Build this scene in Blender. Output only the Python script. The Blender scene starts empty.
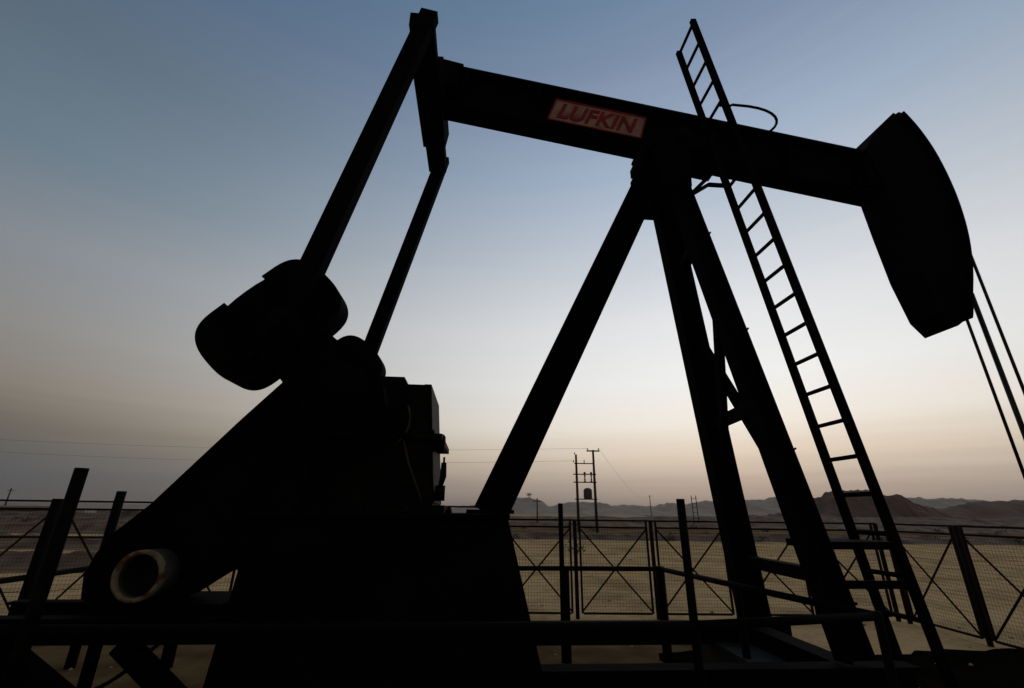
import bpy, bmesh, math, random
from math import radians, cos, sin, pi
from mathutils import Vector, Matrix, noise

random.seed(7)
S = bpy.context.scene
C = S.collection

# ------------------------------------------------------------------ camera
cam = bpy.data.objects.new('camera', bpy.data.cameras.new('camera'))
C.objects.link(cam)
PITCH, ROLL, FPX = radians(20.4), radians(0.7), 453.0
fw = Vector((0, cos(PITCH), sin(PITCH)))
up0 = Vector((0, -sin(PITCH), cos(PITCH)))
rt0 = Vector((1, 0, 0))
rt = cos(ROLL) * rt0 + sin(ROLL) * up0
up = -sin(ROLL) * rt0 + cos(ROLL) * up0
cam.matrix_world = Matrix(((rt.x, up.x, -fw.x, 0), (rt.y, up.y, -fw.y, 0), (rt.z, up.z, -fw.z, 1.65), (0, 0, 0, 1)))
cam.data.sensor_width = 36.0
cam.data.lens = 36.0 * FPX / 1024.0
cam.data.clip_start, cam.data.clip_end = 0.05, 9000
S.camera = cam

# ------------------------------------------------------------------ sky (dusk: the sun has just gone, glow ahead and to the right)
GLOW_AZ = radians(28)          # azimuth of the glow, clockwise from +Y
SUN_EL = radians(1.5)


def lin(c):
    out = []
    for v in c:
        v /= 255.0
        out.append(v / 12.92 if v <= 0.04045 else ((v + 0.055) / 1.055) ** 2.4)
    return out


W = bpy.data.worlds.new('World')
S.world = W
W.use_nodes = True
nt = W.node_tree
nt.nodes.clear()


def N(tree, kind, **kw):
    n = tree.nodes.new(kind)
    for k, v in kw.items():
        setattr(n, k, v)
    return n


def math_node(tree, op, a, b=None, clamp=False):
    n = N(tree, 'ShaderNodeMath', operation=op, use_clamp=clamp)
    for i, x in enumerate((a, b)):
        if x is None:
            continue
        if isinstance(x, (int, float)):
            n.inputs[i].default_value = x
        else:
            tree.links.new(x, n.inputs[i])
    return n.outputs[0]


def ramp(tree, fac, stops, scale=1.0):
    n = N(tree, 'ShaderNodeValToRGB')
    cr = n.color_ramp
    cr.interpolation = 'EASE' if False else 'LINEAR'
    while len(cr.elements) > 1:
        cr.elements.remove(cr.elements[-1])
    for i, (p, c) in enumerate(stops):
        e = cr.elements[0] if i == 0 else cr.elements.new(p)
        e.position = p
        e.color = [x * scale for x in c] + [1]
    tree.links.new(fac, n.inputs[0])
    return n.outputs[0]


tc = N(nt, 'ShaderNodeTexCoord')
sep = N(nt, 'ShaderNodeSeparateXYZ')
nt.links.new(tc.outputs['Generated'], sep.inputs[0])
# thin dust streaks low over the horizon
mp = N(nt, 'ShaderNodeMapping')
mp.inputs['Scale'].default_value = (1.6, 1.6, 46)
nt.links.new(tc.outputs['Generated'], mp.inputs[0])
nz = N(nt, 'ShaderNodeTexNoise')
nz.inputs['Scale'].default_value = 1.7
nz.inputs['Detail'].default_value = 4
nt.links.new(mp.outputs[0], nz.inputs['Vector'])
wob = math_node(nt, 'MULTIPLY', math_node(nt, 'SUBTRACT', nz.outputs[0], 0.5), 0.026)
el = math_node(nt, 'MULTIPLY', math_node(nt, 'ARCSINE', math_node(nt, 'ADD', sep.outputs[2], wob)), 2 / pi, True)  # 0..1 for 0..90 degrees
hx, hy = sin(GLOW_AZ), cos(GLOW_AZ)
dot = math_node(nt, 'ADD', math_node(nt, 'MULTIPLY', sep.outputs[0], hx), math_node(nt, 'MULTIPLY', sep.outputs[1], hy))
hl = math_node(nt, 'SQRT', math_node(nt, 'MAXIMUM', math_node(nt, 'SUBTRACT', 1.0, math_node(nt, 'MULTIPLY', sep.outputs[2], sep.outputs[2])), 0.0004))
caz = math_node(nt, 'DIVIDE', dot, hl)

BRIGHT = [(0, (160, 144, 132)), (3, (188, 171, 157)), (6.5, (230, 214, 193)), (10, (248, 240, 229)), (15, (245, 245, 243)), (22, (233, 234, 236)), (30, (203, 210, 219)), (40, (165, 181, 203)),
          (50, (130, 147, 173)), (60, (100, 128, 155)), (75, (124, 148, 174)), (90, (172, 190, 210))]
DARK = [(0, (62, 63, 67)), (3, (66, 75, 82)), (6.5, (80, 78, 73)), (10, (115, 107, 97)), (15, (126, 124, 121)), (22, (122, 129, 137)), (30, (97, 117, 132)), (40, (86, 104, 120)),
        (50, (78, 102, 128)), (60, (72, 100, 126)), (75, (104, 128, 154)), (90, (164, 184, 204))]  # zenith knots, out of view, raised to light the ground
b = ramp(nt, el, [(e / 90, lin(c)) for e, c in BRIGHT])
d = ramp(nt, el, [(e / 90, lin(c)) for e, c in DARK])
t = math_node(nt, 'POWER', math_node(nt, 'DIVIDE', math_node(nt, 'ADD', caz, 0.2), 1.2, True), 2.2)
mix = N(nt, 'ShaderNodeMix', data_type='RGBA')
nt.links.new(t, mix.inputs[0])
nt.links.new(d, mix.inputs[6])
nt.links.new(b, mix.inputs[7])
back = N(nt, 'ShaderNodeMapRange')          # out-of-view sky opposite the glow, left undimmed to light the ground
back.inputs['From Min'].default_value, back.inputs['From Max'].default_value = -0.85, 0.0
back.inputs['To Min'].default_value, back.inputs['To Max'].default_value = 1.0, 1.0
nt.links.new(caz, back.inputs['Value'])
dusk = N(nt, 'ShaderNodeVectorMath', operation='SCALE')
belt = ramp(nt, math_node(nt, 'MULTIPLY', math_node(nt, 'ADD', caz, 1.0), 0.5), [(.0, (1.22, .92, .74)), (.36, (1.18, .93, .78)), (.56, (1, 1, 1)), (1, (1, 1, 1))])  # warm tint on the sky opposite the glow, added to warm the ground
tint = N(nt, 'ShaderNodeVectorMath', operation='MULTIPLY')
nt.links.new(mix.outputs[2], tint.inputs[0])
nt.links.new(belt, tint.inputs[1])
nt.links.new(tint.outputs[0], dusk.inputs[0])
nt.links.new(math_node(nt, 'MULTIPLY', back.outputs[0], 10.0), dusk.inputs['Scale'])
sky = N(nt, 'ShaderNodeTexSky', sky_type='NISHITA', sun_disc=False)
sky.sun_elevation, sky.sun_rotation = SUN_EL, GLOW_AZ
sky.dust_density, sky.air_density, sky.altitude = 3.0, 1.0, 0
smix = N(nt, 'ShaderNodeMix', data_type='RGBA')
smix.inputs[0].default_value = 0.02
nt.links.new(dusk.outputs[0], smix.inputs[6])
nt.links.new(sky.outputs[0], smix.inputs[7])
bg = N(nt, 'ShaderNodeBackground')
bg.inputs['Strength'].default_value = 0.1
nt.links.new(smix.outputs[2], bg.inputs[0])
wo = N(nt, 'ShaderNodeOutputWorld')
nt.links.new(bg.outputs[0], wo.inputs[0])

sl = bpy.data.lights.new('sun', 'SUN')
sl.energy, sl.angle, sl.color = 0.05, radians(6), (1.0, 0.78, 0.6)
sun = bpy.data.objects.new('sun', sl)
C.objects.link(sun)
sd = Vector((sin(GLOW_AZ) * cos(SUN_EL), cos(GLOW_AZ) * cos(SUN_EL), sin(SUN_EL)))
sun.rotation_euler = sd.to_track_quat('Z', 'Y').to_euler()

S.view_settings.view_transform = 'Standard'
S.view_settings.look = 'None'
S.view_settings.gamma = 1
S.view_settings.use_curve_mapping = False
S.view_settings.exposure = 0.0
S.cycles.volume_bounces = 0


# ------------------------------------------------------------------ materials
def material(name, base, base2=None, rough=0.6, scale=6.0, metallic=0.0, spec=0.3, bump=0.0, bump_scale=30.0, detail=6, lo=0.35, hi=0.65):
    m = bpy.data.materials.new(name)
    m.use_nodes = True
    t = m.node_tree
    p = t.nodes['Principled BSDF']
    p.inputs['Roughness'].default_value = rough
    p.inputs['Metallic'].default_value = metallic
    p.inputs['Specular IOR Level'].default_value = spec
    co = N(t, 'ShaderNodeTexCoord')
    n1 = N(t, 'ShaderNodeTexNoise')
    n1.inputs['Scale'].default_value = scale
    n1.inputs['Detail'].default_value = detail
    t.links.new(co.outputs['Object'], n1.inputs['Vector'])
    c = ramp(t, n1.outputs[0], [(lo, base), (hi, base2 or base)])
    t.links.new(c, p.inputs['Base Color'])
    if bump:
        n2 = N(t, 'ShaderNodeTexNoise')
        n2.inputs['Scale'].default_value = bump_scale
        n2.inputs['Detail'].default_value = 5
        t.links.new(co.outputs['Object'], n2.inputs['Vector'])
        bn = N(t, 'ShaderNodeBump')
        bn.inputs['Strength'].default_value = bump
        bn.inputs['Distance'].default_value = 0.03
        t.links.new(n2.outputs[0], bn.inputs['Height'])
        t.links.new(bn.outputs[0], p.inputs['Normal'])
    return m


M = {}
M['black'] = material('black_oily_paint', (.0025, .0025, .003), (.006, .005, .0045), .85, 3, spec=.02, bump=.15, bump_scale=18)
M['gear'] = material('black_gearbox_paint', (.003, .003, .003), (.009, .007, .005), .65, 4, spec=.05, bump=.25, bump_scale=14)
M['rail'] = material('dark_painted_tube', (.003, .0026, .0025), (.008, .006, .0045), .8, 9, spec=.03, bump=.1)
M['steel'] = material('wire_rope_steel', (.02, .02, .02), (.04, .035, .03), .45, 40, .6, .3)
M['fence'] = material('rusty_fence_steel', (.010, .0065, .005), (.026, .012, .008), .8, 14, spec=.06, bump=.1)
M['wire'] = material('dull_mesh_wire', (.055, .038, .022), (.09, .06, .035), .8, 30, spec=.05)
M['cable'] = material('dusty_yellow_hose', (.04, .033, .016), (.07, .055, .028), .6, 20)
M['hub'] = material('worn_grey_casting', (.035, .032, .025), (.075, .066, .05), .75, 7, bump=.25)
M['rim'] = material('chipped_cream_rim', (.25, .19, .11), (.10, .03, .009), .8, 12, bump=.4, lo=.48, hi=.62)
M['inside'] = material('dark_bore', (.010, .008, .007), (.02, .015, .012), .9, 8)  # darker colour inside the drum
M['plate'] = material('weathered_cream_plate', (.40, .24, .19), (.20, .09, .07), .7, 4, lo=.42, hi=.68)
M['red'] = material('faded_red_lettering', (.34, .012, .012), (.16, .012, .010), .7, 7)
M['concrete'] = material('oily_concrete', (.012, .010, .008), (.03, .024, .018), .9, 3, bump=.3)
M['wood'] = material('creosoted_wood', (.030, .018, .012), (.06, .032, .02), .85, 12)
M['trafo'] = material('grey_transformer_paint', (.05, .05, .05), (.08, .08, .075), .6, 6)
M['ceramic'] = material('brown_glazed_ceramic', (.06, .03, .02), (.08, .04, .02), .3, 6)
M['plain'] = material('dark_stony_plain', (.12, .068, .034), (.26, .155, .082), 1, .25, spec=0, bump=.6, bump_scale=2)
M['hill'] = material('far_hill_rock', (.26, .185, .135), (.38, .28, .21), .95, .05, bump=.6, bump_scale=.4)  # base lightened in place of thicker haze over the far hills
M['mesa'] = material('mesa_rock', (.075, .036, .022), (.17, .09, .055), .95, .09, bump=.8, bump_scale=.6)
M['bank'] = material('brown_dirt_bank', (.07, .038, .022), (.22, .135, .08), .95, .6, bump=.6, bump_scale=3)
M['stone'] = material('desert_stone', (.24, .155, .08), (.46, .31, .17), .95, 1.2, bump=.3)
M['scrub'] = material('dry_scrub_leaf', (.035, .032, .018), (.06, .05, .03), .9, 5)
M['shed'] = material('dull_red_sheet', (.10, .026, .02), (.16, .05, .035), .8, 1.5)
M['white'] = material('dusty_white_paint', (.45, .42, .38), (.6, .56, .5), .8, 2)


def ground_material():
    m = bpy.data.materials.new('desert_sand')
    m.use_nodes = True
    t = m.node_tree
    p = t.nodes['Principled BSDF']
    p.inputs['Roughness'].default_value = 1.0
    p.inputs['Specular IOR Level'].default_value = 0.0
    co = N(t, 'ShaderNodeTexCoord')

    def noise_fac(scale, detail, sx=1.0, sy=1.0, rough=.55):
        mpg = N(t, 'ShaderNodeMapping')
        mpg.inputs['Scale'].default_value = (sx, sy, 1)
        t.links.new(co.outputs['Object'], mpg.inputs[0])
        n = N(t, 'ShaderNodeTexNoise')
        n.inputs['Scale'].default_value = scale
        n.inputs['Detail'].default_value = detail
        n.inputs['Roughness'].default_value = rough
        t.links.new(mpg.outputs[0], n.inputs['Vector'])
        return n.outputs[0]
    big = noise_fac(.035, 6, .5, 1.6)
    mid = noise_fac(.6, 8, 1, 1, .65)
    fine = noise_fac(9, 8, 1, 1, .7)
    base = ramp(t, big, [(.30, (.54, .34, .155)), (.48, (.66, .43, .21)), (.66, (.57, .36, .165))])
    dirt = ramp(t, mid, [(.36, (.62, .60, .58)), (.56, (1.02, 1.0, .98))])
    grit = ramp(t, fine, [(.34, (.74, .72, .70)), (.52, (1, 1, 1)), (.74, (1.12, 1.10, 1.06))])
    mul = None
    prev = base
    for c in (dirt, grit):
        mul = N(t, 'ShaderNodeMix', data_type='RGBA', blend_type='MULTIPLY')
        mul.inputs[0].default_value = 1
        t.links.new(prev, mul.inputs[6])
        t.links.new(c, mul.inputs[7])
        prev = mul.outputs[2]
    t.links.new(prev, p.inputs['Base Color'])
    h = math_node(t, 'ADD', math_node(t, 'MULTIPLY', mid, .7), math_node(t, 'MULTIPLY', fine, .25))
    bn = N(t, 'ShaderNodeBump')
    bn.inputs['Strength'].default_value = .7
    bn.inputs['Distance'].default_value = .12
    t.links.new(h, bn.inputs['Height'])
    t.links.new(bn.outputs[0], p.inputs['Normal'])
    return m


def dark_soil_material():
    """very dark soil, for flat sheets with their own ragged outline"""
    m = bpy.data.materials.new('very_dark_soil')
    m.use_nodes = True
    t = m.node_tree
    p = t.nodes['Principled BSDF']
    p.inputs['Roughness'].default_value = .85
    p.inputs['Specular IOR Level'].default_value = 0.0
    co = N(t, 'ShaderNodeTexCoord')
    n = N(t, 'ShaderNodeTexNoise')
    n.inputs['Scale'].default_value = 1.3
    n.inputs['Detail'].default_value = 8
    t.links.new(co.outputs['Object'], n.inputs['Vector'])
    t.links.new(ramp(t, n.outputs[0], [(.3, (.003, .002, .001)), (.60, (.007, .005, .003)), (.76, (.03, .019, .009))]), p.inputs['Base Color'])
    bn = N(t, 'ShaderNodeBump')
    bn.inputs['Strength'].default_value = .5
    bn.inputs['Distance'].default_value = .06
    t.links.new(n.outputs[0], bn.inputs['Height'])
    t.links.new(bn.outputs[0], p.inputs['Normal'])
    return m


M['sand'] = ground_material()
M['oil'] = dark_soil_material()  # darkest soil colour, for the ragged ground sheets
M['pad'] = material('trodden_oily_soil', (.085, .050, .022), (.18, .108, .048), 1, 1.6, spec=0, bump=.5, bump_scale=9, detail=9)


# ------------------------------------------------------------------ mesh helpers
class MB:
    """collects solids into one bmesh, then links them as ONE mesh object"""

    def __init__(s):
        s.bm = bmesh.new()

    def prism(s, poly, axis_a, axis_b, axis_n, org, n0, n1):
        """polygon in the (axis_a, axis_b) plane pushed from n0 to n1 along axis_n"""
        org, a, b, n = Vector(org), Vector(axis_a), Vector(axis_b), Vector(axis_n)
        lo = [s.bm.verts.new(org + a * x + b * y + n * n0) for x, y in poly]
        hi = [s.bm.verts.new(org + a * x + b * y + n * n1) for x, y in poly]
        k = len(poly)
        s.bm.faces.new(lo)
        s.bm.faces.new(hi[::-1])
        for i in range(k):
            s.bm.faces.new((lo[i], hi[i], hi[(i + 1) % k], lo[(i + 1) % k]))
        return s

    def slab(s, poly_uz, v0, v1):
        return s.prism(poly_uz, (1, 0, 0), (0, 0, 1), (0, 1, 0), (0, 0, 0), v0, v1)

    def box(s, x0, x1, y0, y1, z0, z1):
        return s.prism([(x0, y0), (x1, y0), (x1, y1), (x0, y1)], (1, 0, 0), (0, 1, 0), (0, 0, 1), (0, 0, 0), z0, z1)

    @staticmethod
    def frame(p0, p1, side):
        p0, p1 = Vector(p0), Vector(p1)
        d = p1 - p0
        L = d.length
        d.normalize()
        sv = Vector(side)
        if abs(sv.normalized().dot(d)) > .99:
            sv = Vector((1, 0, 0))
        sv = (sv - d * sv.dot(d)).normalized()
        return p0, d, L, sv, d.cross(sv)

    def bar(s, p0, p1, w, h, side=(0, 1, 0)):
        """rectangular bar: w along side, h across"""
        o, d, L, a, b = s.frame(p0, p1, side)
        return s.prism([(-w / 2, -h / 2), (w / 2, -h / 2), (w / 2, h / 2), (-w / 2, h / 2)], a, b, d, o, 0, L)

    def ibeam(s, p0, p1, width, depth, tf, tw, side=(0, 1, 0)):
        """I section: flanges of the given width along side, depth across"""
        o, d, L, a, b = s.frame(p0, p1, side)
        w, h, k = width / 2, depth / 2, tw / 2
        poly = [(-w, -h), (w, -h), (w, -h + tf), (k, -h + tf), (k, h - tf), (w, h - tf), (w, h), (-w, h), (-w, h - tf), (-k, h - tf), (-k, -h + tf), (-w, -h + tf)]
        lo = [s.bm.verts.new(o + a * x + b * y) for x, y in poly]
        hi = [s.bm.verts.new(o + a * x + b * y + d * L) for x, y in poly]
        for q in (lo, hi):
            for idx in ((0, 1, 2, 3, 10, 11), (3, 4, 9, 10), (4, 5, 6, 7, 8, 9)):
                s.bm.faces.new([q[i] for i in idx])
        for i in range(12):
            s.bm.faces.new((lo[i], hi[i], hi[(i + 1) % 12], lo[(i + 1) % 12]))
        return s

    def tube(s, pts, r, n=10, cap=True):
        pts = [Vector(p) for p in pts]
        rr = r if isinstance(r, (list, tuple)) else [r] * len(pts)
        rings = []
        ref = Vector((0.13, 0.21, 1)).normalized()
        for i, p in enumerate(pts):
            dv = (pts[min(i + 1, len(pts) - 1)] - pts[max(i - 1, 0)]).normalized()
            if abs(dv.dot(ref)) > .97:
                ref = Vector((1, .2, 0)).normalized()
            a = (ref - dv * ref.dot(dv)).normalized()
            bb = dv.cross(a)
            rings.append([s.bm.verts.new(p + (a * cos(2 * pi * k / n) + bb * sin(2 * pi * k / n)) * rr[i]) for k in range(n)])
        for r0, r1 in zip(rings, rings[1:]):
            for k in range(n):
                f = s.bm.faces.new((r0[k], r0[(k + 1) % n], r1[(k + 1) % n], r1[k]))
                f.smooth = n > 5
        if cap:
            s.bm.faces.new(rings[0])
            s.bm.faces.new(rings[-1][::-1])
        return s

    def lathe(s, org, axis, prof, n=32, side=(0, 0, 1)):
        """profile of (distance along axis, radius), closed on itself if first == last"""
        o, d, L, a, bb = s.frame(org, Vector(org) + Vector(axis), side)
        rings = []
        for h, r in prof:
            rings.append([s.bm.verts.new(o + d * h + (a * cos(2 * pi * k / n) + bb * sin(2 * pi * k / n)) * max(r, .0004)) for k in range(n)])
        for r0, r1 in zip(rings, rings[1:]):
            for k in range(n):
                f = s.bm.faces.new((r0[k], r0[(k + 1) % n], r1[(k + 1) % n], r1[k]))
                f.smooth = True
        return s

    def build(s, name, mat, parent=None, bevel=0.0):
        if bevel:
            ed = [e for e in s.bm.edges if len(e.link_faces) == 2 and e.calc_face_angle(0) > .5]
            bmesh.ops.bevel(s.bm, geom=ed, offset=bevel, segments=2, affect='EDGES', clamp_overlap=True)
        bmesh.ops.recalc_face_normals(s.bm, faces=s.bm.faces[:])
        me = bpy.data.meshes.new(name)
        s.bm.to_mesh(me)
        s.bm.free()
        me.materials.append(mat)
        o = bpy.data.objects.new(name, me)
        C.objects.link(o)
        if parent:
            o.parent = parent
        return o


def tag(o, label, cat, group=None):
    o['label'], o['category'] = label, cat
    if group:
        o['group'] = group
    return o


def thing(name, loc, label, cat, rz=0.0, group=None):
    o = bpy.data.objects.new(name, None)
    C.objects.link(o)
    o.location = loc
    o.rotation_euler = (0, 0, rz)
    return tag(o, label, cat, group)


def structure(o):
    o['kind'] = 'structure'
    return o


# ------------------------------------------------------------------ setting: ground, banks, hills
g = MB()
g.prism([(-3000, -3000), (3000, -3000), (3000, 3000), (-3000, 3000)], (1, 0, 0), (0, 1, 0), (0, 0, 1), (0, 0, 0), -.5, 0)
structure(g.build('ground', M['sand']))


def blob_sheet(name, cx, cy, rx, ry, z, mat, seed):
    bm = bmesh.new()
    ring = []
    n = 160
    for k in range(n):
        a = 2 * pi * k / n
        q = 1 + .22 * noise.noise((cos(a) * 1.7 + seed, sin(a) * 1.7, 0)) + .10 * noise.noise((cos(a) * 7 + seed, sin(a) * 7, 3)) + .05 * noise.noise((cos(a) * 23, sin(a) * 23, seed))
        ring.append(bm.verts.new((cx + rx * q * cos(a), cy + ry * q * sin(a), z)))
    bm.faces.new(ring)
    me = bpy.data.meshes.new(name)
    bm.to_mesh(me)
    bm.free()
    me.materials.append(mat)
    o = bpy.data.objects.new(name, me)
    C.objects.link(o)
    return structure(o)


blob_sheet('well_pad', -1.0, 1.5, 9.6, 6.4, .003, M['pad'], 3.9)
blob_sheet('dark_ground', 6.3, 2.3, 6.2, 4.9, .007, M['oil'], 1.3)  # near-black soil sheet laid over the ground at front right
blob_sheet('dark_ground', -.9, 4.3, 1.5, 1.1, .007, M['oil'], 5.1)  # smaller sheet of the same dark soil at the pedestal
blob_sheet('dark_plain', 10, 92, 190, 58, .012, M['plain'], 2.7)
blob_sheet('dark_plain', -26, 19, 18, 8.5, .008, M['plain'], 9.2)


def interp(pts, x):
    if x <= pts[0][0]:
        return pts[0][1]
    for (x0, y0), (x1, y1) in zip(pts, pts[1:]):
        if x <= x1:
            f = (x - x0) / (x1 - x0)
            return y0 + (y1 - y0) * f
    return pts[-1][1]


def hill(name, y_mid, depth, prof, mat, step, rough, cliff=1.0, seed=0.0):
    """height field: skyline heights along X, falling off to the front and the back with gullies"""
    bm = bmesh.new()
    x0, x1 = prof[0][0], prof[-1][0]
    nx = max(2, int((x1 - x0) / step))
    ny = 22
    rows = []
    for j in range(ny + 1):
        fj = j / ny
        row = []
        for i in range(nx + 1):
            x = x0 + (x1 - x0) * i / nx
            y = y_mid + (fj - .5) * depth
            gul = noise.fractal((x / (step * 7) + seed, y / (step * 9), seed), 1, 2, 5)
            c = min(1, max(0, 1 - abs(fj - .5) * 2 + .18 * gul))
            c = c * c * (3 - 2 * c)
            if cliff != 1:
                c = c ** .8 if c < .5 else min(1, .5 ** .8 + (c - .5) * cliff)
            top = interp(prof, x)
            z = top * c + rough * noise.fractal((x / (step * 4), y / (step * 4), seed + 9), 1, 2, 5) * c
            edge = min(1, i / 3, (nx - i) / 3)
            row.append(bm.verts.new((x, y, -.3 + max(0, z + .3) * edge)))
        rows.append(row)
    for r0, r1 in zip(rows, rows[1:]):
        for i in range(nx):
            bm.faces.new((r0[i], r0[i + 1], r1[i + 1], r1[i])).smooth = cliff == 1.0
    me = bpy.data.meshes.new(name)
    bm.to_mesh(me)
    bm.free()
    me.materials.append(mat)
    o = bpy.data.objects.new(name, me)
    C.objects.link(o)
    return structure(o)


hill('far_hills', 650, 240, [(-110, 0), (-75, 6), (-40, 11), (-8, 14), (0, 16), (13, 20.5), (38, 18.5), (52, 9.5), (80, 14.5), (118, 16.5), (135, 10.5), (168, 13.5), (188, 9.5),
     (208, 15), (240, 14), (258, 19.5), (325, 20.5), (354, 23), (420, 22), (480, 24), (560, 26), (622, 25), (665, 18), (690, 12), (800, 9), (980, 7), (1100, 0)],
     M['hill'], 3.5, 3.0, seed=2.2)
hill('mesa_hill', 180, 44, [(84, 0), (97, 1.6), (108, 3.2), (114.5, 7.4), (118.5, 8.0), (122.5, 10.3), (132, 10.7), (135, 9.3), (142, 8.8), (148.5, 6.0), (153.5, 3.6), (166, 1.6), (176, 0)],
     M['mesa'], .8, 1.15, 1.35, seed=4.6)
hill('right_hill', 190, 56, [(146, 0), (160, 2.3), (178, 6.2), (189, 8.0), (205, 8.5), (240, 8.6), (280, 7), (330, 0)], M['mesa'], 1.2, 1.0, seed=7.9)
hill('low_ridge', 900, 160, [(-1500, 0), (-1350, 7), (-1000, 10), (-780, 9), (-560, 8), (-400, 9), (-250, 6), (-90, 0)], M['hill'], 12.0, 1.2, seed=3.3)
hill('dirt_bank', 34, 3.2, [(-60, 0), (-50, .3), (-34, .55), (-20, .35), (-8, .28), (0, .30), (9, .34), (18, .42), (30, .3), (44, .5), (60, 0)], M['bank'], .35, .16, 1.2, seed=1.1)
hill('dirt_bank', 62, 8, [(-110, 0), (-90, .7), (-70, 1.1), (-46, .8), (-20, .4), (0, .55), (16, .5), (34, .6), (60, .55), (80, .8), (110, 0)], M['bank'], .7, .25, 1.1, seed=6.1)
hill('dirt_bank', 120, 16, [(-200, 0), (-160, 1.2), (-100, 1.0), (-40, .6), (10, .9), (60, 1.3), (100, 1.6), (150, 1.3), (220, 0)], M['bank'], 1.3, .35, 1.1, seed=8.4)


hill('dirt_bank', 15.5, 2.6, [(-30, 0), (-26, .25), (-22, .42), (-18.5, .2), (-15, .34), (-11.5, .28), (-9, .12), (-7.5, 0)], M['bank'], .22, .14, 1.2, seed=12.4)
hill('dirt_bank', 23, 3.0, [(-44, 0), (-38, .4), (-30, .3), (-25, .5), (-19, .3), (-14, .2), (-11, 0)], M['bank'], .3, .16, 1.2, seed=15.8)
for k_, (x_, y_, a_, b_) in enumerate(((-19, 18.8, 6, 1.4), (-27, 28, 10, 2.0), (-12, 11.5, 3.5, 1.1))):
    blob_sheet('pale_sand_patch', x_, y_, a_, b_, .013, M['sand'], 21.0 + k_ * 3)


# loose stones: nobody could count them
def icos(bm, p, r, sz):
    res = bmesh.ops.create_icosphere(bm, subdivisions=1, radius=r)
    for v in res['verts']:
        q = 1 + .35 * noise.noise((v.co / r) * 1.3 + Vector(p))
        v.co = Vector((v.co.x * q * sz[0], v.co.y * q * sz[1], v.co.z * q * sz[2])) + Vector(p)


bm = bmesh.new()
for k in range(620):
    y = 4.5 + 46 * random.random() ** 1.7
    x = random.uniform(-1.25, 1.25) * (y + 1)
    r = random.uniform(.008, .026) * (1 + y / 30) * (2.0 if random.random() < .05 else 1)
    icos(bm, (x, y, r * .25), r, (random.uniform(.8, 1.4), random.uniform(.8, 1.3), random.uniform(.45, .8)))
me = bpy.data.meshes.new('loose_stones')
bm.to_mesh(me)
bm.free()
me.materials.append(M['stone'])
o = bpy.data.objects.new('loose_stones', me)
C.objects.link(o)
o['kind'] = 'stuff'

# low dry scrub along the bank
bm = bmesh.new()
for k in range(170):
    y = random.choice((random.gauss(33, 1.2), random.gauss(60, 3), random.uniform(20, 90)))
    x = random.uniform(-1.2, 1.3) * y
    rad = random.uniform(.18, .5) * (1 + y / 90)
    for q in range(46):
        a, e = random.uniform(0, 2 * pi), random.uniform(.1, 1.3)
        dd = Vector((cos(a) * cos(e), sin(a) * cos(e), sin(e) * .8)) * rad * random.uniform(.35, 1)
        c0 = Vector((x, y, .02)) + dd
        ax = Vector((random.uniform(-1, 1), random.uniform(-1, 1), random.uniform(-.3, 1))).normalized() * rad * .26
        bx = Vector((random.uniform(-1, 1), random.uniform(-1, 1), random.uniform(-.3, 1))).normalized() * rad * .12
        bm.faces.new([bm.verts.new(c0 - ax), bm.verts.new(c0 + bx), bm.verts.new(c0 + ax)])
me = bpy.data.meshes.new('dry_scrub')
bm.to_mesh(me)
bm.free()
me.materials.append(M['scrub'])
o = bpy.data.objects.new('dry_scrub', me)
C.objects.link(o)
o['kind'] = 'stuff'

# dusty air: one box round camera and scene, the sky stays outside it
hz = MB().box(-3100, 3100, -3100, 3100, -1.5, 31).build('haze', M['black'])
hz.data.materials.clear()
hm = bpy.data.materials.new('dusty_air')
hm.use_nodes = True
ht = hm.node_tree
ht.nodes.clear()
pv = N(ht, 'ShaderNodeVolumePrincipled')
pv.inputs['Color'].default_value = (.92, .82, .72, 1)
pv.inputs['Density'].default_value = .00036
ho = N(ht, 'ShaderNodeOutputMaterial')
ht.links.new(pv.outputs[0], ho.inputs['Volume'])
hz.data.materials.append(hm)
hz['kind'] = 'stuff'

# ------------------------------------------------------------------ the pumpjack
PHI = radians(4)
pump = thing('pumpjack', (0, 4.72, 0), 'huge black oil pumpjack with tilted walking beam and curved horsehead', 'pumpjack', PHI)
BK = M['black']

# foundation and skid
for v in (-.74, .74):
    MB().ibeam((-2.1, v, .475), (3.12, v, .475), .17, .19, .022, .03).build('skid_beam', BK, pump)
MB().box(2.2, 3.2, -1.02, 1.02, -.05, .398).build('footing', M['concrete'], pump, .02)
cr = MB()
cr.ibeam((2.66, -.65, .48), (2.66, .65, .48), .2, .16, .02, .03, (1, 0, 0))
cr.build('cross_member', BK, pump)

# pedestal under the gearbox: plate-sided, flared towards the front
pd = MB()
bm = pd.bm
lo = [(-2.17, -.92, 0), (.33, -.92, 0), (.33, .92, 0), (-2.17, .92, 0)]
hi = [(-2.05, -.80, 1.60), (-.07, -.80, 1.60), (-.07, .80, 1.60), (-2.05, .80, 1.60)]
lv, hv = [bm.verts.new(p) for p in lo], [bm.verts.new(p) for p in hi]
bm.faces.new(lv)
bm.faces.new(hv)
for i in range(4):
    bm.faces.new((lv[i], lv[(i + 1) % 4], hv[(i + 1) % 4], hv[i]))
ped = pd.build('pedestal', BK, pump, .012)
tp = MB().box(-2.10, -.06, -.86, .86, 1.602, 1.635)
tp.build('top_plate', BK, ped, .006)
for u in (-1.6, -1.05, -.5):
    f0 = (u + 2.1) / 2.05
    MB().prism([(-.013, 0), (.013, 0), (.013, .05), (-.013, .05)], (1, 0, 0), (0, -1, 0), (0, .075, 1), (-2.3 + f0 * 2.6, -.919, 0.02), 0, .4).build('stiffener', BK, ped)
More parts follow.
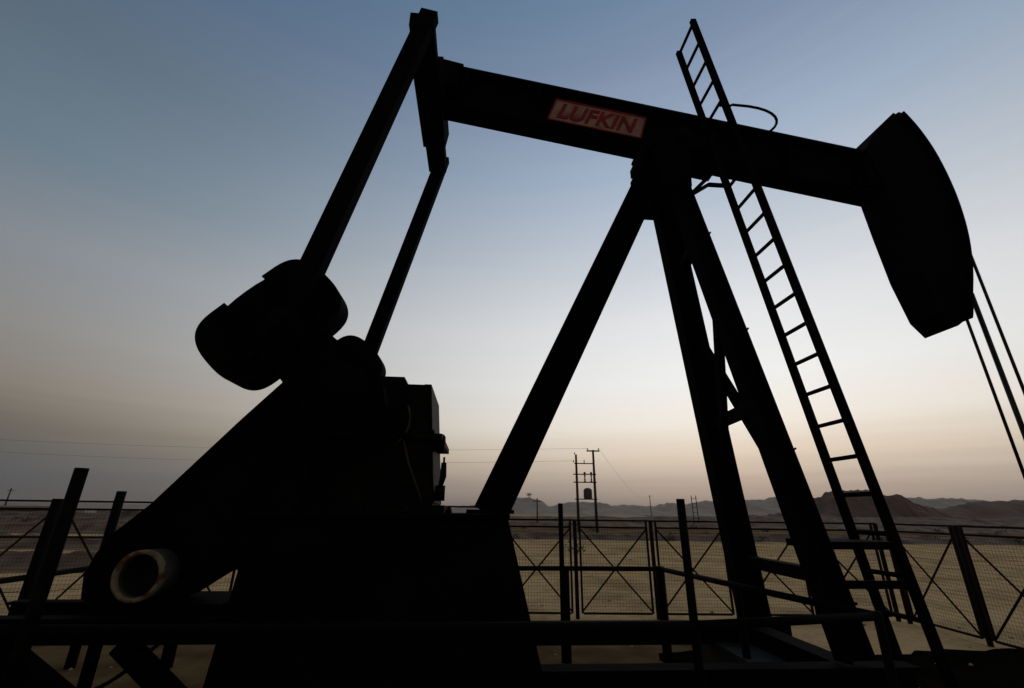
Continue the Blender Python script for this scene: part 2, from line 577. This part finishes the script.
for k in range(5):
    u = -1.95 + k * .35
    MB().lathe((u, -.80, 1.636), (0, 0, 1), [(0, .001), (0, .026), (.03, .026), (.03, .014), (.055, .014), (.055, .001)], 6).build('anchor_bolt', M['gear'], ped)

# rear and front legs of the samson post
TOP = Vector((2.18, 0, 6.02))
MB().ibeam((-.20, 0, 1.63), (1.86, 0, 5.98), .34, .33, .03, .05).build('rear_leg', BK, pump)
MB().box(-.42, .02, -.27, .27, 1.637, 1.672).build('rear_leg_shoe', BK, pump, .006)
FT = {}
for s in (-1, 1):
    p0, p1 = Vector((2.70 + .04 * s, s * .75, .60)), Vector((1.98 + .05 * s, s * .25, 6.0))
    FT[s] = (p0, p1)
    lg = MB().ibeam(p0, p1, .18, .22 if s < 0 else .29, .025, .05).build('front_leg', BK, pump)
    for zz in (1.0, 2.2, 3.4, 4.6):
        f = (zz - .6) / 5.4
        q = p0.lerp(p1, f)
        MB().tube([q + Vector((.05, s * .12, 0)), q + Vector((.05, s * .19, .015))], .010, 6).build('climbing_peg', BK, lg)


def legpt(s, z):
    p0, p1 = FT[s]
    return p0.lerp(p1, (z - p0.z) / (p1.z - p0.z))


def lerp_in(s, z, inset):
    q = legpt(s, z)
    return q + Vector((0, -s * inset, 0))


for z in (1.18, 2.66, 4.62):
    MB().bar(lerp_in(-1, z, .12), lerp_in(1, z, .12), .11, .11, (1, 0, 0)).build('leg_brace', BK, pump)
for i, (sa, za, sb, zb) in enumerate(((-1, 3.75, 1, 1.85), (1, 3.75, -1, 1.85))):
    off = Vector((.036 if i else -.036, 0, 0))
    MB().bar(lerp_in(sa, za, .05) + off, lerp_in(sb, zb, .05) + off, .07, .10, (1, 0, 0)).build('diagonal_brace', BK, pump)
gu = MB()
gu.slab([(1.66, 6.0), (2.24, 6.0), (2.12, 5.36), (1.76, 5.36)], -.05, .05)
for v in (-.36, .33):
    gu.slab([(1.72, 6.0), (2.20, 6.0), (2.16, 5.42), (1.80, 5.42)], v, v + .03)
gu.build('gusset_plate', BK, pump)
cap = MB()
cap.box(1.68, 2.44, -.38, .38, 6.0, 6.05)
cap.build('post_cap', BK, pump, .008)
# centre bearing
cb = MB()
for v in (-.30, .18):
    cb.slab([(1.86, 6.052), (2.42, 6.052), (2.34, 6.36), (1.98, 6.36)], v, v + .12)
cb.lathe((2.16, -.36, 6.24), (0, 1, 0), [(0, .001), (0, .12), (.72, .12), (.72, .001)], 20)
cb.slab([(1.66, 6.052), (1.84, 6.052), (1.80, 6.16), (1.66, 6.18)], -.30, .30)
cb.build('centre_bearing', BK, pump)

# walking beam (axis through tail and head, 11 degrees nose-down)
T0, T1 = Vector((-1.02, 0, 7.10)), Vector((4.92, 0, 6.02))
beam = MB().ibeam(T0, T1, .30, .70, .035, .035).build('walking_beam', BK, pump)
bd = (T1 - T0).normalized()
bu = Vector((-bd.z, 0, bd.x)) if bd.x > 0 else Vector((bd.z, 0, -bd.x))
for f in (.05, .22, .56, .8, .96):
    q = T0.lerp(T1, f)
    for n0, n1 in ((-.14, -.019), (.019, .14)):
        MB().prism([(-.012, -.312), (.012, -.312), (.012, .312), (-.012, .312)], bd, bu, (0, 1, 0), q, n0, n1).build('web_stiffener', BK, beam)
MB().prism([(-.55, -.395), (.55, -.395), (.55, -.352), (-.55, -.352)], bd, bu, (0, 1, 0), T0.lerp(T1, .553), -.22, .22).build('saddle_plate', BK, beam)
# name plate with red letters on the web
PL0 = T0.lerp(T1, .262)
plate = MB().prism([(-.06, -.19), (1.22, -.19), (1.26, .19), (-.0, .19)], bd, bu, (0, 1, 0), PL0, -.075, -.055).build('name_plate', M['plate'], beam)
ed = MB()
cor = [(-.06, -.19), (1.22, -.19), (1.26, .19), (0, .19)]
for (xa, ya), (xb, yb) in zip(cor, cor[1:] + cor[:1]):
    ed.bar(PL0 + bd * xa + bu * ya + Vector((0, -.078, 0)), PL0 + bd * xb + bu * yb + Vector((0, -.078, 0)), .012, .022)
ed.build('plate_border', M['red'], plate)
cu = bpy.data.curves.new('lettering', 'FONT')
cu.body = 'LUFKIN'
cu.size = .40
cu.shear = .28
cu.offset = .010
cu.extrude = .004
cu.space_character = 1.02
tob = bpy.data.objects.new('lettering_src', cu)
C.objects.link(tob)
bpy.context.view_layer.update()
tm = bpy.data.meshes.new_from_object(tob.evaluated_get(bpy.context.evaluated_depsgraph_get()))
bpy.data.objects.remove(tob)
xs = [v.co.x for v in tm.vertices]
ys = [v.co.y for v in tm.vertices]
sx = 1.10 / (max(xs) - min(xs))
sy = .27 / (max(ys) - min(ys))
for v in tm.vertices:
    q = PL0 + bd * ((v.co.x - min(xs)) * sx + .05) + bu * ((v.co.y - min(ys)) * sy - .135) + Vector((0, -.080 - v.co.z, 0))
    v.co = q
tm.materials.clear()
tm.materials.append(M['red'])
lt = bpy.data.objects.new('lettering', tm)
C.objects.link(lt)
lt.parent = plate

# horsehead: curved face, tapering body
HO = [(4.90, 5.80), (4.93, 5.2), (4.98, 4.5), (5.08, 3.95), (5.22, 3.76), (5.34, 3.84), (5.46, 4.16), (5.58, 4.48), (5.68, 4.84), (5.74, 5.2), (5.765, 5.6),
      (5.75, 6.0), (5.70, 6.38), (5.60, 6.74), (5.47, 7.02), (5.40, 7.06), (5.04, 6.72), (4.80, 6.36)]


def smooth(poly, n, i0, i1):
    out = []
    k = len(poly)
    for i in range(k):
        if i0 <= i < i1:
            a, b_, c, d = (Vector(poly[(i + q) % k]) for q in (-1, 0, 1, 2))
            for q in range(n):
                f = q / n
                out.append(tuple(.5 * (2 * b_ + (c - a) * f + (2 * a - 5 * b_ + 4 * c - d) * f * f + (3 * b_ - a - 3 * c + d) * f ** 3)))
        else:
            out.append(poly[i])
    return out


HO = smooth(HO, 4, 5, 14)
head = MB().slab(HO, -.21, .21).build('horsehead', BK, pump, .012)
arc = [p for p in HO if p[0] > 5.3 and p[1] < 7.04]
fl = MB()
for (ua, za), (ub, zb) in zip(arc, arc[1:]):
    fl.bar((ua + .008, 0, za), (ub + .008, 0, zb), .56, .024)
fl.build('wireline_track', BK, head)
MB().box(4.74, 4.93, -.17, .17, 5.80, 6.34).build('head_hinge_plate', BK, pump)
hk = MB()
hk.lathe((5.42, -.27, 6.96), (0, 1, 0), [(0, .001), (0, .05), (.54, .05), (.54, .001)], 12)
hk.build('wireline_anchor', BK, head)

# bridle: two wire ropes over the head, carrier bar, polished rod
for v in (-.17, .13):
    pts = [(5.44, v, 7.03)] + [(u + .034, v, z) for u, z in sorted(arc, key=lambda q: -q[1])if z > 5.3] + [(5.79, v, 5.2), (5.79, v, 3.6), (5.79, v, 1.50)]
    MB().tube(pts, .017, 8).build('bridle_rope', M['steel'], pump)
MB().box(5.70, 5.88, -.28, .24, 1.40, 1.50).build('carrier_bar', BK, pump, .01)
MB().tube([(5.79, -.02, .95), (5.79, -.02, 4.30)], .026, 10).build('polished_rod', M['steel'], pump)
MB().lathe((5.79, -.02, 1.502), (0, 0, 1), [(0, .001), (0, .07), (.16, .07), (.16, .001)], 12).build('rod_clamp', BK, pump)

# gearbox
gb = MB()
gb.slab([(-2.06, 1.66), (-.70, 1.66), (-.74, 1.84), (-.84, 2.77), (-1.02, 2.77), (-1.05, 2.84), (-1.78, 2.84), (-1.82, 2.79), (-2.04, 2.75), (-2.16, 2.5), (-2.16, 1.9)], -.52, .52)
gear = gb.build('gearbox', M['gear'], pump, .02)
MB().box(-2.14, -.60, -.62, .62, 1.637, 1.70).build('gearbox_foot', M['gear'], gear, .01)
ft = MB()
ft.box(-2.18, -.66, -.56, .56, 2.26, 2.31)
for k in range(8):
    ft.lathe((-2.08 + k * .19, -.545, 2.311), (0, 0, 1), [(0, .001), (0, .018), (.03, .018), (.03, .001)], 6)
ft.build('split_flange', M['gear'], gear)
MB().slab([(-.86, 2.78), (-.795, 2.78), (-.70, 1.72), (-.76, 1.72)], -.50, .42).build('end_cover', M['gear'], gear, .008)
MB().lathe((-.76, -.40, 2.24), (1, 0, 0), [(0, .001), (0, .075), (.05, .075), (.05, .09), (.10, .09), (.12, .07), (.12, .001)], 14).build('oil_plug', M['gear'], gear)
vlv = MB()
vlv.tube([(-.72, -.4, 1.78), (-.66, -.4, 1.80)], .03, 8)
vlv.lathe((-.66, -.4, 1.80), (0, 0, 1), [(-.06, .001), (-.06, .045), (.07, .045), (.07, .001)], 10)
vlv.tube([(-.66, -.4, 1.86), (-.64, -.4, 1.95), (-.64, -.4, 2.07)], [.02, .03, .024], 8)
vlv.tube([(-.64, -.4, 2.07), (-.64, -.4, 2.12)], .01, 6)
vlv.build('drain_valve', M['gear'], gear)
MB().tube([(-.99, -.535, 2.56), (-.965, -.54, 2.48), (-.965, -.54, 2.38), (-.99, -.54, 2.30), (-1.04, -.54, 2.24), (-1.08, -.535, 2.2)], .011, 8).build('sight_hose', M['cable'], gear)
MB().tube([(-1.0, -.54, 2.24), (-.94, -.55, 2.05), (-.80, -.58, 1.74)], .009, 8).build('drain_hose', M['cable'], gear)
MB().tube([(-1.55, 0, 2.80), (-1.55, 0, 2.88), (-1.5, 0, 2.92)], .03, 8).build('breather_pipe', M['gear'], gear)

# cranks, counterweights, pitmans
CK = Vector((-1.46, 0, 2.54))
PIN = Vector((-1.97, 0, 3.02))
cd = (PIN - CK).normalized()
cn = Vector((-cd.z, 0, cd.x))
MB().lathe((CK.x, -1.12, CK.z), (0, 1, 0), [(0, .001), (0, .13), (2.24, .13), (2.24, .001)], 24).build('crankshaft', BK, pump)
for s in (-1, 1):
    v0, v1 = sorted((s * .86, s * 1.0))
    ck = MB()
    poly = [(-.30, -.20), (-.18, -.28), (.1, -.30), (1.286, -.19), (1.297, -.10), (1.30, 0), (1.297, .10), (1.286, .19), (.1, .30), (-.18, .28), (-.30, .20)]
    ck.prism(poly, cd, cn, (0, 1, 0), CK, v0, v1)
    arm = ck.build('crank', BK, pump, .012)
    for q in (-1, 1):                                  # one weight along each edge of the crank
        cw = []
        for k in range(29):
            a = pi * k / 28
            cx, sy_ = cos(a), sin(a)
            cw.append((.92 + .375 * math.copysign(abs(cx) ** .8, cx), q * (.185 + .40 * sy_ ** .5)))
        MB().prism(cw, cd, cn, (0, 1, 0), CK, v0 - .05, v1 + .05).build('counterweight', BK, arm, .02)
        for rb_ in (.72, 1.05):
            pb_ = CK + cd * rb_ + cn * (q * .30)
            MB().lathe((pb_.x, v0 - .10, pb_.z), (0, 1, 0), [(0, .001), (0, .035), (.05, .035), (.05, .001)], 6).build('clamp_bolt', BK, arm)
    hb = MB()
    hb.lathe((CK.x, s * .93 - .12, CK.z), (0, 1, 0), [(0, .001), (0, .24), (.24, .24), (.24, .001)], 24)
    hb.build('crank_hub', BK, arm)
    vp = s * 1.12
    MB().lathe((PIN.x, vp - .17, PIN.z), (0, 1, 0), [(0, .001), (0, .075), (.34, .075), (.34, .001)], 16).build('wrist_pin', BK, pump)
    EQ = Vector((-1.09, 0, 6.80))
    pm = MB()
    d0 = (EQ - PIN).normalized()
    pa = PIN + Vector((0, vp, 0))
    pb = EQ + Vector((0, vp, 0)) + d0 * .14
    pm.bar(pa - d0 * .14, pb, .13, .19)
    pit = pm.build('pitman', BK, pump, .015)
    bh = MB()
    bh.lathe((PIN.x, vp - .09, PIN.z), (0, 1, 0), [(0, .001), (0, .17), (.18, .17), (.18, .001)], 20)
    bh.build('pitman_bearing', BK, pit)
eq = MB()
eq.slab([(-1.30, 6.68), (-.98, 6.68), (-.94, 6.95), (-1.34, 6.95)], -.62, .62)
eq.box(-1.27, -1.0, -1.16, -.62, 6.70, 6.90)
eq.box(-1.27, -1.0, .62, 1.16, 6.70, 6.90)
eq.build('equalizer', BK, pump, .02)
MB().slab([(-1.28, 6.952), (-.86, 6.952), (-.72, 7.36), (-1.12, 7.46), (-1.32, 7.20)], -.22, .22).build('tail_bearing', BK, pump, .02)

# belt guard with the open pulley drum
gp = [(-1.99, 2.73), (-1.70, 2.66), (-1.70, 1.75), (-2.14, 1.257), (-2.46, 1.04), (-2.75, .97), (-3.0, .97), (-3.14, 1.03), (-3.17, 1.18), (-3.135, 1.32), (-3.06, 1.46), (-2.84, 1.68), (-2.30, 2.36)]
bgd = MB().slab(gp, -.80, -.56).build('belt_guard', BK, pump, .015)
bx = MB()
for i in (4, 11):
    pass
bx.slab([(-3.12, 1.10), (-3.12, 1.19), (-3.09, 1.31), (-3.02, 1.43), (-2.80, 1.645), (-2.28, 2.31), (-2.02, 2.64), (-2.0, 2.58), (-2.25, 2.27), (-2.77, 1.61), (-2.98, 1.40), (-3.04, 1.29), (-3.06, 1.19), (-3.06, 1.10)], -.808, -.801)
bx.build('guard_lip', BK, bgd)
dr = MB()
dr.lathe((-2.665, -1.0, 1.205), (0, 1, 0), [(.02, .134), (.195, .134), (.195, .15), (.195, .163), (.02, .163), (.02, .134)], 40)
drum = dr.build('pulley_drum', M['hub'], pump)
MB().lathe((-2.665, -1.0, 1.205), (0, 1, 0), [(.03, .140), (-.012, .140), (-.016, .144), (-.016, .161), (-.012, .167), (.03, .167)], 40).build('drum_rim', M['rim'], drum)
MB().lathe((-2.665, -1.0, 1.205), (0, 1, 0), [(.05, .130), (.19, .130), (.19, .001)], 40).build('drum_bore', M['inside'], drum)

# motor platform at the back end
MB().ibeam((-3.9, -1.02, .885), (-2.02, -1.02, .885), .12, .15, .02, .03).build('platform_beam', BK, pump)
MB().ibeam((-3.9, -.42, .885), (-2.14, -.42, .885), .12, .15, .02, .03).build('platform_beam', BK, pump)
MB().box(-3.0, -2.10, -.93, -.36, .96, 1.02).build('motor_base', BK, pump, .008)
mt = MB()
mt.lathe((-2.86, -.50, 1.23), (0, 1, 0), [(0, .001), (0, .14), (.04, .165), (.40, .165), (.45, .12), (.48, .12), (.48, .001)], 28)
mt.box(-2.98, -2.74, -.46, -.12, 1.018, 1.09)
for k in range(18):
    a = 2 * pi * k / 18
    mt.prism([(-.006, .16), (.006, .16), (.006, .19), (-.006, .19)], (cos(a), 0, sin(a)), (-sin(a), 0, cos(a)), (0, 1, 0), (-2.86, 0, 1.23), -.44, -.12)
mt.build('electric_motor', BK, pump)
for p0, p1, w in (((-3.42, -1.02, .808), (-2.30, -1.0, .12), .11), ((-2.64, -1.02, .808), (-2.02, -.98, .32), .11)):
    MB().bar(p0, p1, w, w).build('platform_strut', BK, pump)
for u, v in ((-2.80, -1.02), (-3.75, -1.02), (-3.75, -.42), (-2.66, -.42)):
    MB().bar((u, v, 0), (u, v, .808), .055, .055).build('platform_leg', BK, pump)
pts = []
for k in range(13):
    f = k / 12
    pts.append((-2.36 - .62 * f, -1.08, .83 - .30 * f - .10 * sin(pi * f)))
MB().tube(pts + [(-3.2, -1.1, .40), (-3.6, -1.1, .12), (-3.8, -1.1, .012)], .013, 8).build('power_cable', M['rail'], pump)

# service ladder on the front of the post
LT, LB = (2.335, 7.86), (3.42, .60)


def lad(z, v):
    f = (z - LT[1]) / (LB[1] - LT[1])
    return Vector((LT[0] + (LB[0] - LT[0]) * f, v, z))


VN, VF = -.70, -.25
ladder = MB()
ladder.bar(lad(7.88, VN), lad(.40, VN), .052, .07)
ladder.bar(lad(7.88, VF), lad(.40, VF), .052, .07)
lo_ = ladder.build('ladder', BK, pump)
z = 7.84
while z > .7:
    MB().tube([lad(z, VN), lad(z, VF)], .021, 8).build('rung', BK, lo_)
    z -= .333
hp = []
for k in range(17):
    a = -pi / 2 + pi * k / 16
    q = lad(6.34, -.475)
    hp.append(q + Vector((.06 + .70 * cos(a)**.8 if cos(a) > .02 else .04, .28 * sin(a), .0)))
hoop = MB().tube([lad(6.34, VN) + Vector((-.12, -.03, 0)), lad(6.34, VN) + Vector((.03, -.04, 0))] + hp + [lad(6.34, VF) + Vector((0, .03, 0))], .016, 8)
hoop.build('safety_hoop', BK, lo_)
sb = MB()
for v in (VN, VF):
    s_ = -1
    sb.bar(lad(5.55, v), (2.44, v, 5.55), .03, .05)
    sb.bar((2.44, v, 5.55), legpt(-1, 5.3) + Vector((.1, 0, 0)), .03, .04)
sb.build('upper_standoff', BK, lo_)
sb = MB()
sb.box(2.62, 3.30, -.76, -.22, 1.39, 1.45)
sb.bar(lad(1.12, VN), legpt(-1, 1.12), .04, .06)
sb.build('step_platform', BK, lo_)

# ------------------------------------------------------------------ wellhead under the horsehead
wl = Vector((5.79 * cos(PHI) + .02 * sin(PHI), 4.72 + 5.79 * sin(PHI) - .02 * cos(PHI), 0))
well = thing('wellhead', wl, 'dark wellhead with stuffing box standing under the bridle ropes', 'wellhead')
MB().lathe((0, 0, 0), (0, 0, 1), [(0, .001), (0, .17), (.30, .17), (.30, .24), (.38, .24), (.38, .12), (.62, .12), (.62, .17), (.68, .17), (.68, .001)], 24).build('casing_head', M['rail'], well)
MB().lathe((0, 0, .682), (0, 0, 1), [(0, .03), (0, .07), (.22, .07), (.22, .10), (.30, .10), (.30, .03)], 20).build('stuffing_box', M['rail'], well)
MB().tube([(.12, 0, .5), (.5, 0, .5), (.62, 0, .42), (.62, 0, .02)], .045, 12).build('flow_pipe', M['rail'], well)

# ------------------------------------------------------------------ guard rail round the crank pit
gr = thing('guard_rail', (0, 4.6, 0), 'low dark tube guard rail running round the base of the pumpjack', 'railing')
ZR = 1.0
PTS = [(-4.6, 2.80), (-2.69, 2.95), (1.16, 3.26), (2.58, 3.62), (1.91, 6.38), (.66, 6.30), (-4.78, 5.88)]


def R(p, z):
    return (p[0], p[1] - 4.6, z)


for a, b_ in zip(PTS, PTS[1:] + PTS[:1]):
    MB().tube([R(a, ZR), R(b_, ZR)], .028, 12).build('rail', M['rail'], gr)
for p, h, r in ((PTS[0], 1.05, .03), (PTS[1], 1.88, .036), (PTS[2], 1.75, .027), (PTS[3], 1.03, .03), (PTS[4], 1.03, .055), (PTS[5], 1.77, .032), (PTS[6], 1.84, .05), ((2.24, 5.0), .99, .035),
                ((-4.70, 5.0), 1.73, .046), ((-3.75, 5.94), .99, .045)):
    MB().tube([R(p, 0), R(p, h)], r, 12).build('post', M['rail'], gr)
MB().tube([R((.70, 6.30), 0), R((.70, 6.30), .99)], .05, 12).build('post_sleeve', M['rail'], gr)


# ------------------------------------------------------------------ wire fences
def fence(label, posts, h, mid=None, pr=.035):
    f = thing('wire_fence', (posts[0][0], posts[0][1], 0), label, 'fence')
    o = Vector((posts[0][0], posts[0][1], 0))
    for p in posts:
        MB().tube([Vector((p[0], p[1], 0)) - o, Vector((p[0], p[1], h + .02)) - o], pr, 8).build('post', M['fence'], f)
    for a, b_ in zip(posts, posts[1:]):
        a, b_ = Vector((a[0], a[1], 0)) - o, Vector((b_[0], b_[1], 0)) - o
        d = (b_ - a).normalized()
        n = Vector((-d.y, d.x, 0))
        a2, b2 = a + d * (pr + .05), b_ - d * (pr + .05)
        Z = Vector((0, 0, 1))
        fr = MB()
        lo, hi = .08, h
        w = .032
        fr.bar(a2 + Z * lo, a2 + Z * hi, w, w, n)
        fr.bar(b2 + Z * lo, b2 + Z * hi, w, w, n)
        for zz in [lo, hi - .10] + ([mid] if mid else []):
            fr.bar(a2 + Z * zz + d * .017, b2 + Z * zz - d * .017, w * .9, w * .95, n)
        fr.bar(a - d * .0 + Z * (h + .015), b_ + Z * (h + .015), .028, .028, n)
        fr.bar(a2 + Z * (lo + .02) + n * .012, b2 + Z * (hi - .12) + n * .012, .012, .026, n)
        fr.bar(a2 + Z * (hi - .12) - n * .012, b2 + Z * (lo + .02) - n * .012, .012, .026, n)
        pn = fr.build('panel_frame', M['fence'], f)
        ms = MB()
        L = (b2 - a2).length
        k = 1
        while k * .05 < L:
            q = a2 + d * k * .05 + n * .022
            ms.tube([q + Z * lo, q + Z * (hi - .1)], .0016, 4, False)
            k += 1
        k = 1
        while lo + k * .05 < hi - .1:
            ms.tube([a2 + Z * (lo + k * .05) + n * .026, b2 + Z * (lo + k * .05) + n * .026], .0016, 4, False)
            k += 1
        ms.build('wire_mesh', M['wire'], pn)
    return f


fence('straight rusty wire mesh fence with crossed braces behind the pumpjack legs', [(1.155 + 1.36 * k, 8.68 + .025 * k) for k in range(-1, 5)], 1.52)
fence('wire mesh fence with crossed braces running towards the camera at far right', [(6.66, 8.62), (6.63, 7.25), (6.61, 5.9), (6.6, 4.5), (6.6, 3.1)], 1.52)
fence('taller wire mesh fence behind the belt guard on the left', [(-.29, 8.66), (-1.6, 8.45), (-2.9, 8.22), (-4.25, 7.98), (-5.6, 7.74), (-6.95, 7.5), (-8.3, 7.26), (-9.65, 7.0), (-11.0, 6.76)], 1.72, 1.22, .04)

# ------------------------------------------------------------------ power line and far things
pf = thing('power_pole', (7.1, 45, 0), 'twin wooden power poles joined by crossarms carrying a grey transformer', 'power pole')
for x, h in ((-.74, 7.0), (.94, 7.45)):
    MB().tube([(x, 0, -.3), (x - .02, 0, h)], [.15, .10], 10).build('pole', M['wood'], pf)
for zz, x0, x1 in ((6.15, -.95, .85), (5.15, -1.1, 1.1), (4.42, -1.1, 1.1), (2.9, -1.0, 1.1)):
    MB().box(x0, x1, -.13, -.05, zz - .045, zz + .045).build('crossarm', M['fence'], pf)
MB().box(.3, 1.55, -.06, .06, 7.30, 7.42).build('crossarm', M['wood'], pf)
for x, z0, z1 in ((-1.02, 6.25, 6.95), (.0, 6.2, 6.5), (.38, 7.43, 7.62), (1.45, 7.43, 7.62), (-.9, 7.0, 7.15)):
    MB().lathe((x, -.09, z0), (0, 0, 1), [(0, .02), (.02, .075), (.06, .03), (.10, .075), (.14, .03), (z1 - z0 if z1 - z0 < .35 else .2, .05), (.2, .001)], 8).build('insulator', M['ceramic'], pf)
for x in (0, .62):
    MB().lathe((x, -.09, 4.36), (0, 0, 1), [(0, .04), (.04, .13), (.16, .11), (.2, .05), (.34, .09), (.42, .05), (.56, .05), (.62, .11), (.72, .05), (.86, .13), (.98, .09), (1.02, .001)], 10).build('fuse_switch', M['ceramic'], pf)
MB().lathe((.22, -.1, 2.95), (0, 0, 1), [(0, .001), (0, .36), (.06, .40), (.78, .40), (.88, .30), (.96, .12), (.96, .001)], 16).build('transformer', M['trafo'], pf)


def wire(name, a, b_, sag, label):
    a, b_ = Vector(a), Vector(b_)
    pts = []
    for k in range(25):
        f = k / 24
        q = a.lerp(b_, f)
        pts.append(q - Vector((0, 0, sag * 4 * f * (1 - f))))
    o = MB().tube(pts, .009, 5).build(name, M['rail'])
    return tag(o, label, 'power line', 'overhead lines on the twin power pole')


wire('power_line', (6.1, 44.9, 6.4), (-75, 52, 8.4), 1.0, 'lower overhead wire leaving the twin power pole to the left')
wire('power_line', (7.48, 44.95, 7.6), (-75, 52, 9.6), .9, 'upper overhead wire leaving the twin power pole to the left')
wire('power_line', (8.6, 45, 7.6), (49, 170, 7.6), 2.2, 'overhead wire slanting down to the right of the twin power pole')


def lone_pole(x, y, h, r, label):
    t_ = thing('utility_pole', (x, y, 0), label, 'utility pole', 0, 'single poles in the distance')
    MB().tube([(0, 0, -.2), (0, 0, h)], [r, r * .7], 8).build('pole', M['wood'], t_)
    MB().box(-.6, .6, -.05, .05, h - .4, h - .3).build('crossarm', M['wood'], t_)
    return t_


lone_pole(3.45, 61, 3.4, .10, 'thin lone pole left of the twin power pole, against the hills')
lone_pole(-76, 52.2, 10, .16, 'lone pole at the far end of the wires to the left')
lone_pole(50, 171, 8, .16, 'lone distant pole where the right hand wire comes down')
lone_pole(-92, 88, 4.8, .14, 'small lone pole on the left horizon above the fence')

# lattice mast, hilltop house, tree on the hill
t_ = thing('lattice_mast', (36.5, 95, 0), 'short steel lattice mast in front of the hazy hills', 'mast')
lm = MB()
for dx in (-.45, .45):
    lm.bar((dx, 0, 0), (dx, 0, 5.2), .12, .12)
for k in range(6):
    lm.bar((-.45, 0, .4 + k * .85), (.45, 0, .4 + k * .85), .08, .08)
lm.build('lattice', M['fence'], t_)
t_ = thing('hilltop_building', (372, 650, 20.5), 'small hazy block building on the crest of the far hills', 'building')
MB().box(-11, 11, -6, 6, -4, 5).build('wall', M['hill'], t_)
MB().box(-3, 5, -4, 4, 5.01, 9).build('upper_storey', M['hill'], t_)
t_ = thing('hilltop_tree', (26, 650, 18.5), 'tiny lone tree on the ridge left of the power poles', 'tree')
MB().tube([(0, 0, -2), (.2, 0, 3), (.1, 0, 5)], [.5, .4, .3], 8).build('trunk', M['wood'], t_)
bm = bmesh.new()
for k in range(260):
    dd = Vector((random.gauss(0, 1.7), random.gauss(0, 1.7), random.gauss(6.2, .9)))
    a = Vector([random.uniform(-1, 1) for _ in range(3)]).normalized() * .7
    b2 = Vector([random.uniform(-1, 1) for _ in range(3)]).normalized() * .5
    bm.faces.new([bm.verts.new(dd - a), bm.verts.new(dd + b2), bm.verts.new(dd + a)])
me = bpy.data.meshes.new('crown')
bm.to_mesh(me)
bm.free()
me.materials.append(M['scrub'])
o = bpy.data.objects.new('crown', me)
C.objects.link(o)
o.parent = t_

# low sheds and rubble on the left plain
t_ = thing('long_shed', (-78, 74, 0), 'long low dull red shed on the plain at far left', 'shed')
MB().box(-22, 9, -3, 3, 0, 1.25).build('wall', M['shed'], t_)
MB().prism([(-3.3, 1.252), (3.3, 1.252), (0, 1.75)], (0, 1, 0), (0, 0, 1), (1, 0, 0), (0, 0, 0), -22.4, 9.4).build('roof', M['bank'], t_)
t_ = thing('white_hut', (-63.5, 72, 0), 'tiny white hut beside the long red shed', 'hut')
MB().box(-1.2, 1.2, -1, 1, 0, 1.3).build('wall', M['white'], t_)
MB().box(-1.4, 1.4, -1.2, 1.2, 1.302, 1.42).build('roof', M['bank'], t_)
for k, (x, y, s, lab) in enumerate(((-48, 62, 1.3, 'large dark boulder between fence posts on the left plain'), (-37, 40, .55, 'small dark boulder nearest the left fence'), (-52, 74, .9, 'middle sized boulder behind the large boulder on the left'))):
    bm = bmesh.new()
    bmesh.ops.create_icosphere(bm, subdivisions=3, radius=s)
    for v in bm.verts:
        q = 1 + .4 * noise.fractal(v.co / s * 1.1 + Vector((k * 5, 0, 0)), 1, 2, 4)
        v.co = Vector((v.co.x * q * 1.5, v.co.y * q, v.co.z * q * .75 + s * .3))
    me = bpy.data.meshes.new('boulder')
    bm.to_mesh(me)
    bm.free()
    me.materials.append(M['bank'])
    o = bpy.data.objects.new('boulder', me)
    C.objects.link(o)
    o.location = (x, y, 0)
    tag(o, lab, 'boulder', 'boulders on the left plain')
